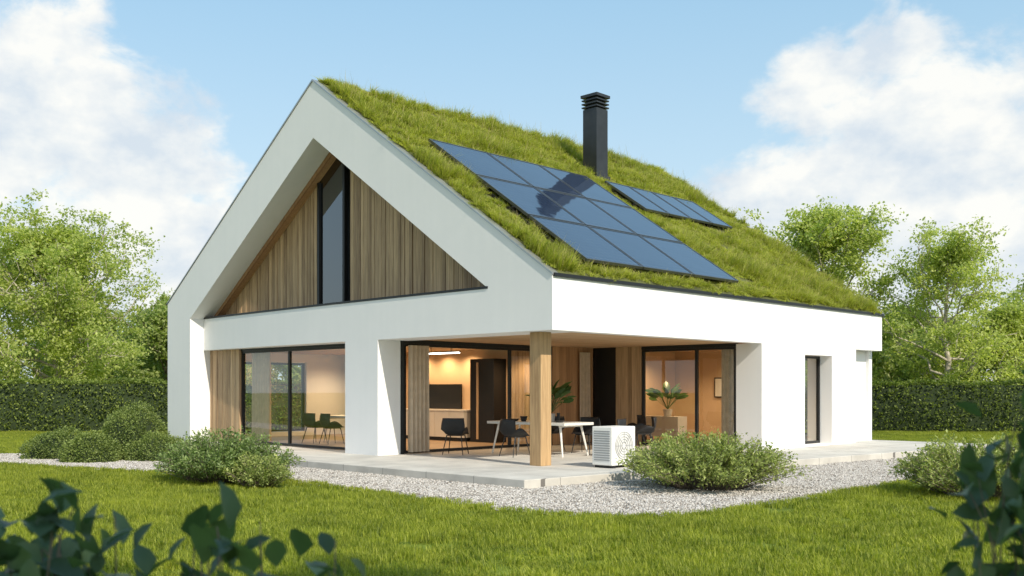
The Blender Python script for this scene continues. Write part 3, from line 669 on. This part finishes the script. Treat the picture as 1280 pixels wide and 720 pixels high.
def tree(name,base,Ht,cr,seed,nleaf,leaf,lmat,bark,crown0=.22,sides=6,lean=0,dens=1.0,add=True,low=.22):
    g=np.random.default_rng(seed); paths=[];rad=[];tips=[]
    tr=.022*Ht; k=9; u=np.linspace(0,1,k)
    top=np.array([lean,g.normal(0,.2),Ht*.93]); tp=u[:,None]*top+np.c_[np.cumsum(g.normal(0,.09,k)),np.cumsum(g.normal(0,.09,k)),np.zeros(k)]*(u[:,None]>0)
    paths.append(tp); rad.append(tr*(1-u*.88))
    def P(t): return np.array([np.interp(t,u,tp[:,i]) for i in range(3)])
    nl=int(26*dens)
    for i in range(nl):
        t=crown0*.8+(.95-crown0*.8)*(i+g.uniform(0,1))/nl; b=P(t); az=i*2.4+g.normal(0,.4)
        tt=(t-crown0*.8)/(1-crown0*.8); prof=math.sin(math.pi*min(1,(tt*.85+low)))**.7
        ln=cr*prof*g.uniform(.7,1.12); el=R(12+55*tt+g.normal(0,8)); dr=np.array([math.cos(az)*math.cos(el),math.sin(az)*math.cos(el),math.sin(el)])
        ks=6; s=np.linspace(0,1,ks)[:,None]; pth=b+dr*ln*s+np.array([0,0,.18*ln])*s**2+np.r_[np.zeros((1,3)),g.normal(0,.05*ln,(ks-1,3))]
        r0=tr*(1-t*.85)*.5; paths.append(pth); rad.append(np.linspace(r0,r0*.25,ks))
        for j in range(8):
            q=g.uniform(.25,1); bb=np.array([np.interp(q,s[:,0],pth[:,c]) for c in range(3)])
            d2=norm((dr+g.normal(0,.75,3)+np.array([0,0,.15]))[None])[0]; l2=ln*g.uniform(.2,.42)
            p2=bb+d2*l2*np.linspace(0,1,4)[:,None]+np.r_[np.zeros((1,3)),g.normal(0,.04*ln,(3,3))]
            paths.append(p2); rad.append(np.linspace(r0*.35,.006,4))
            for m in range(4): tips.append(p2[m if m else 3]+g.normal(0,.05*cr,3))
    tips=np.array(tips); wgt=g.uniform(.15,1,len(tips))**1.6; wgt/=wgt.sum()
    idx=g.choice(len(tips),nleaf,p=wgt); sg=g.uniform(.10,.25,len(tips))[idx][:,None]*(cr/3.2)**.6
    LPp=tips[idx]+g.normal(0,1,(nleaf,3))*sg*np.array([1.15,1.15,.7])
    tv,tf=tubes(paths,rad,sides); lv,lf=leafgeo(LPp,g.normal(0,1,(nleaf,3))+np.array([0,0,-.2]),leaf*g.uniform(.6,1.3,nleaf),.62,.25,g=g)
    me=combine(name,[(tv,[tf],0),(lv,lf,1)],[bark,lmat]); o=bpy.data.objects.new(name,me)
    if add: o.location=(base[0],base[1],0); COL.objects.link(o)
    return o
tree('birch_tree',LD(-21.0,46),9.2,4.6,21,60000,.16,M_tree,M_pale,.10,dens=1.9)
tree('birch_tree',LD(14.6,47),10.4,4.2,22,52000,.16,M_tree,M_pale,.12,dens=1.6)
tree('birch_tree',LD(19.4,44),8.4,3.6,23,28000,.14,M_tree,M_pale,.22,dens=1.2)
tree('birch_tree',LD(-27,50),8.5,4.0,24,36000,.17,M_tree,M_pale,.15,dens=1.2)
tree('birch_tree',LD(26,48),6.6,3.2,25,26000,.17,M_tree2,M_bark,.1)
tree('birch_tree',LD(23,46),5.6,2.6,28,20000,.16,M_tree,M_bark,.1)
tree('maple_tree',(19.2,-11.9),12,2.8,26,16000,.15,M_tree2,M_bark,.5)
tree('maple_tree',(16.6,-14.0),12,2.6,27,14000,.15,M_tree2,M_bark,.5)
ds=[tree('d%d'%i,(0,0),6.0+i*.8,3.2,40+i,15000,.26,M_tree2,M_bark,.04,4,add=False,dens=1.2) for i in range(3)]
pts=[]
for la in np.arange(-60,62,3.6):
    pts.append((*LD(la+rng.uniform(-1.5,1.5),60+rng.uniform(-5,9)),-.3))
pts+= [(*LD(-15.0,50),-1.2),(*LD(-18,52),-.8),(*LD(13.0,50),-1.5),(*LD(22,50),-2.2),(*LD(17.5,50),-2.4)]
n=len(pts); scatter('distant_trees',pts,np.c_[np.zeros((n,2)),rng.uniform(0,6,n)],np.ones((n,3))*rng.uniform(.75,1.0,n)[:,None],rng.integers(0,3,n),ds)
def fg(name,la,de,r,h,nst,leaf,seed,per=14): 
    x,y=LD(la,de); return stem_shrub(name,(x,y,0),r,r,h,nst,leaf,M_fg,seed,per,True,.005,.66,flat=.25)
fg('laurel_shrub',-1.13,2.3,.32,1.385,70,.095,31); fg('laurel_shrub',-.60,2.25,.36,1.30,70,.095,32); fg('laurel_shrub',1.26,2.35,.27,1.55,56,.085,33)
def pot(x,y,z,r,h,leafh,seed,n=40,lw=.2):
    e=empty('potted_plant',(x,y,z)); mb=MB(); mb.cyl((0,0,0),(0,0,h),r*.75,r,20); mb.obj('pot',M_pot,e)
    g=np.random.default_rng(seed); D=np.c_[g.normal(0,.55,(n,2)),np.ones(n)]; D=norm(D); paths=[D[i]*np.linspace(0,leafh*.55,4)[:,None]+np.array([0,0,h]) for i in range(n)]
    tv,tf=tubes(paths,[np.full(4,.005)]*n,4); Pp=np.array([p[-1] for p in paths]); V,F=leafgeo(Pp,D+np.c_[D[:,:2],-.1*np.ones(n)],leafh*g.uniform(.4,.7,n),lw*1.6,.2,ovate=True,g=g)
    me=combine('foliage',[(tv,[tf],0),(V,F,0)],[M_house]); o=bpy.data.objects.new('foliage',me); COL.objects.link(o); o.parent=e
pot(-4.2,9.62,.88,.14,.2,.75,51,26,.3); pot(-2.75,3.0,.912,.12,.18,.78,52,34,.24)

HP=empty('heat_pump',(.55,1.15,.16)); mb=MB(); mb.box(-.24,.24,-.36,.36,.05,.78); mb.obj('casing',M_hp,HP,.015)
mb=MB(); mb.box(-.22,.22,-.30,-.22,0,.05); mb.box(-.22,.22,.22,.30,0,.05); mb.obj('feet',M_black,HP)
mb=MB()
for i in range(13): z=.14+i*.045; mb.box(-.19,.19,-.368,-.361,z,z+.022)
for r in(.07,.12,.17,.22,.26):
    k=28
    for i in range(k):
        a0,a1=2*math.pi*i/k,2*math.pi*(i+1)/k
        mb.cyl((.25,.0+math.cos(a0)*r,.42+math.sin(a0)*r),(.25,math.cos(a1)*r,.42+math.sin(a1)*r),.004,.004,4)
for i in range(8):
    a=math.pi*i/4; mb.cyl((.25,math.cos(a)*.04,.42+math.sin(a)*.04),(.25,math.cos(a)*.26,.42+math.sin(a)*.26),.003,.003,4)
mb.obj('grilles',M_hpg,HP)
mb=MB(); mb.cyl((.2401,0,.42),(.2435,0,.42),.27,.27,28); mb.obj('fan_opening',simple('pale_grey',(.70,.70,.69),.6),HP)
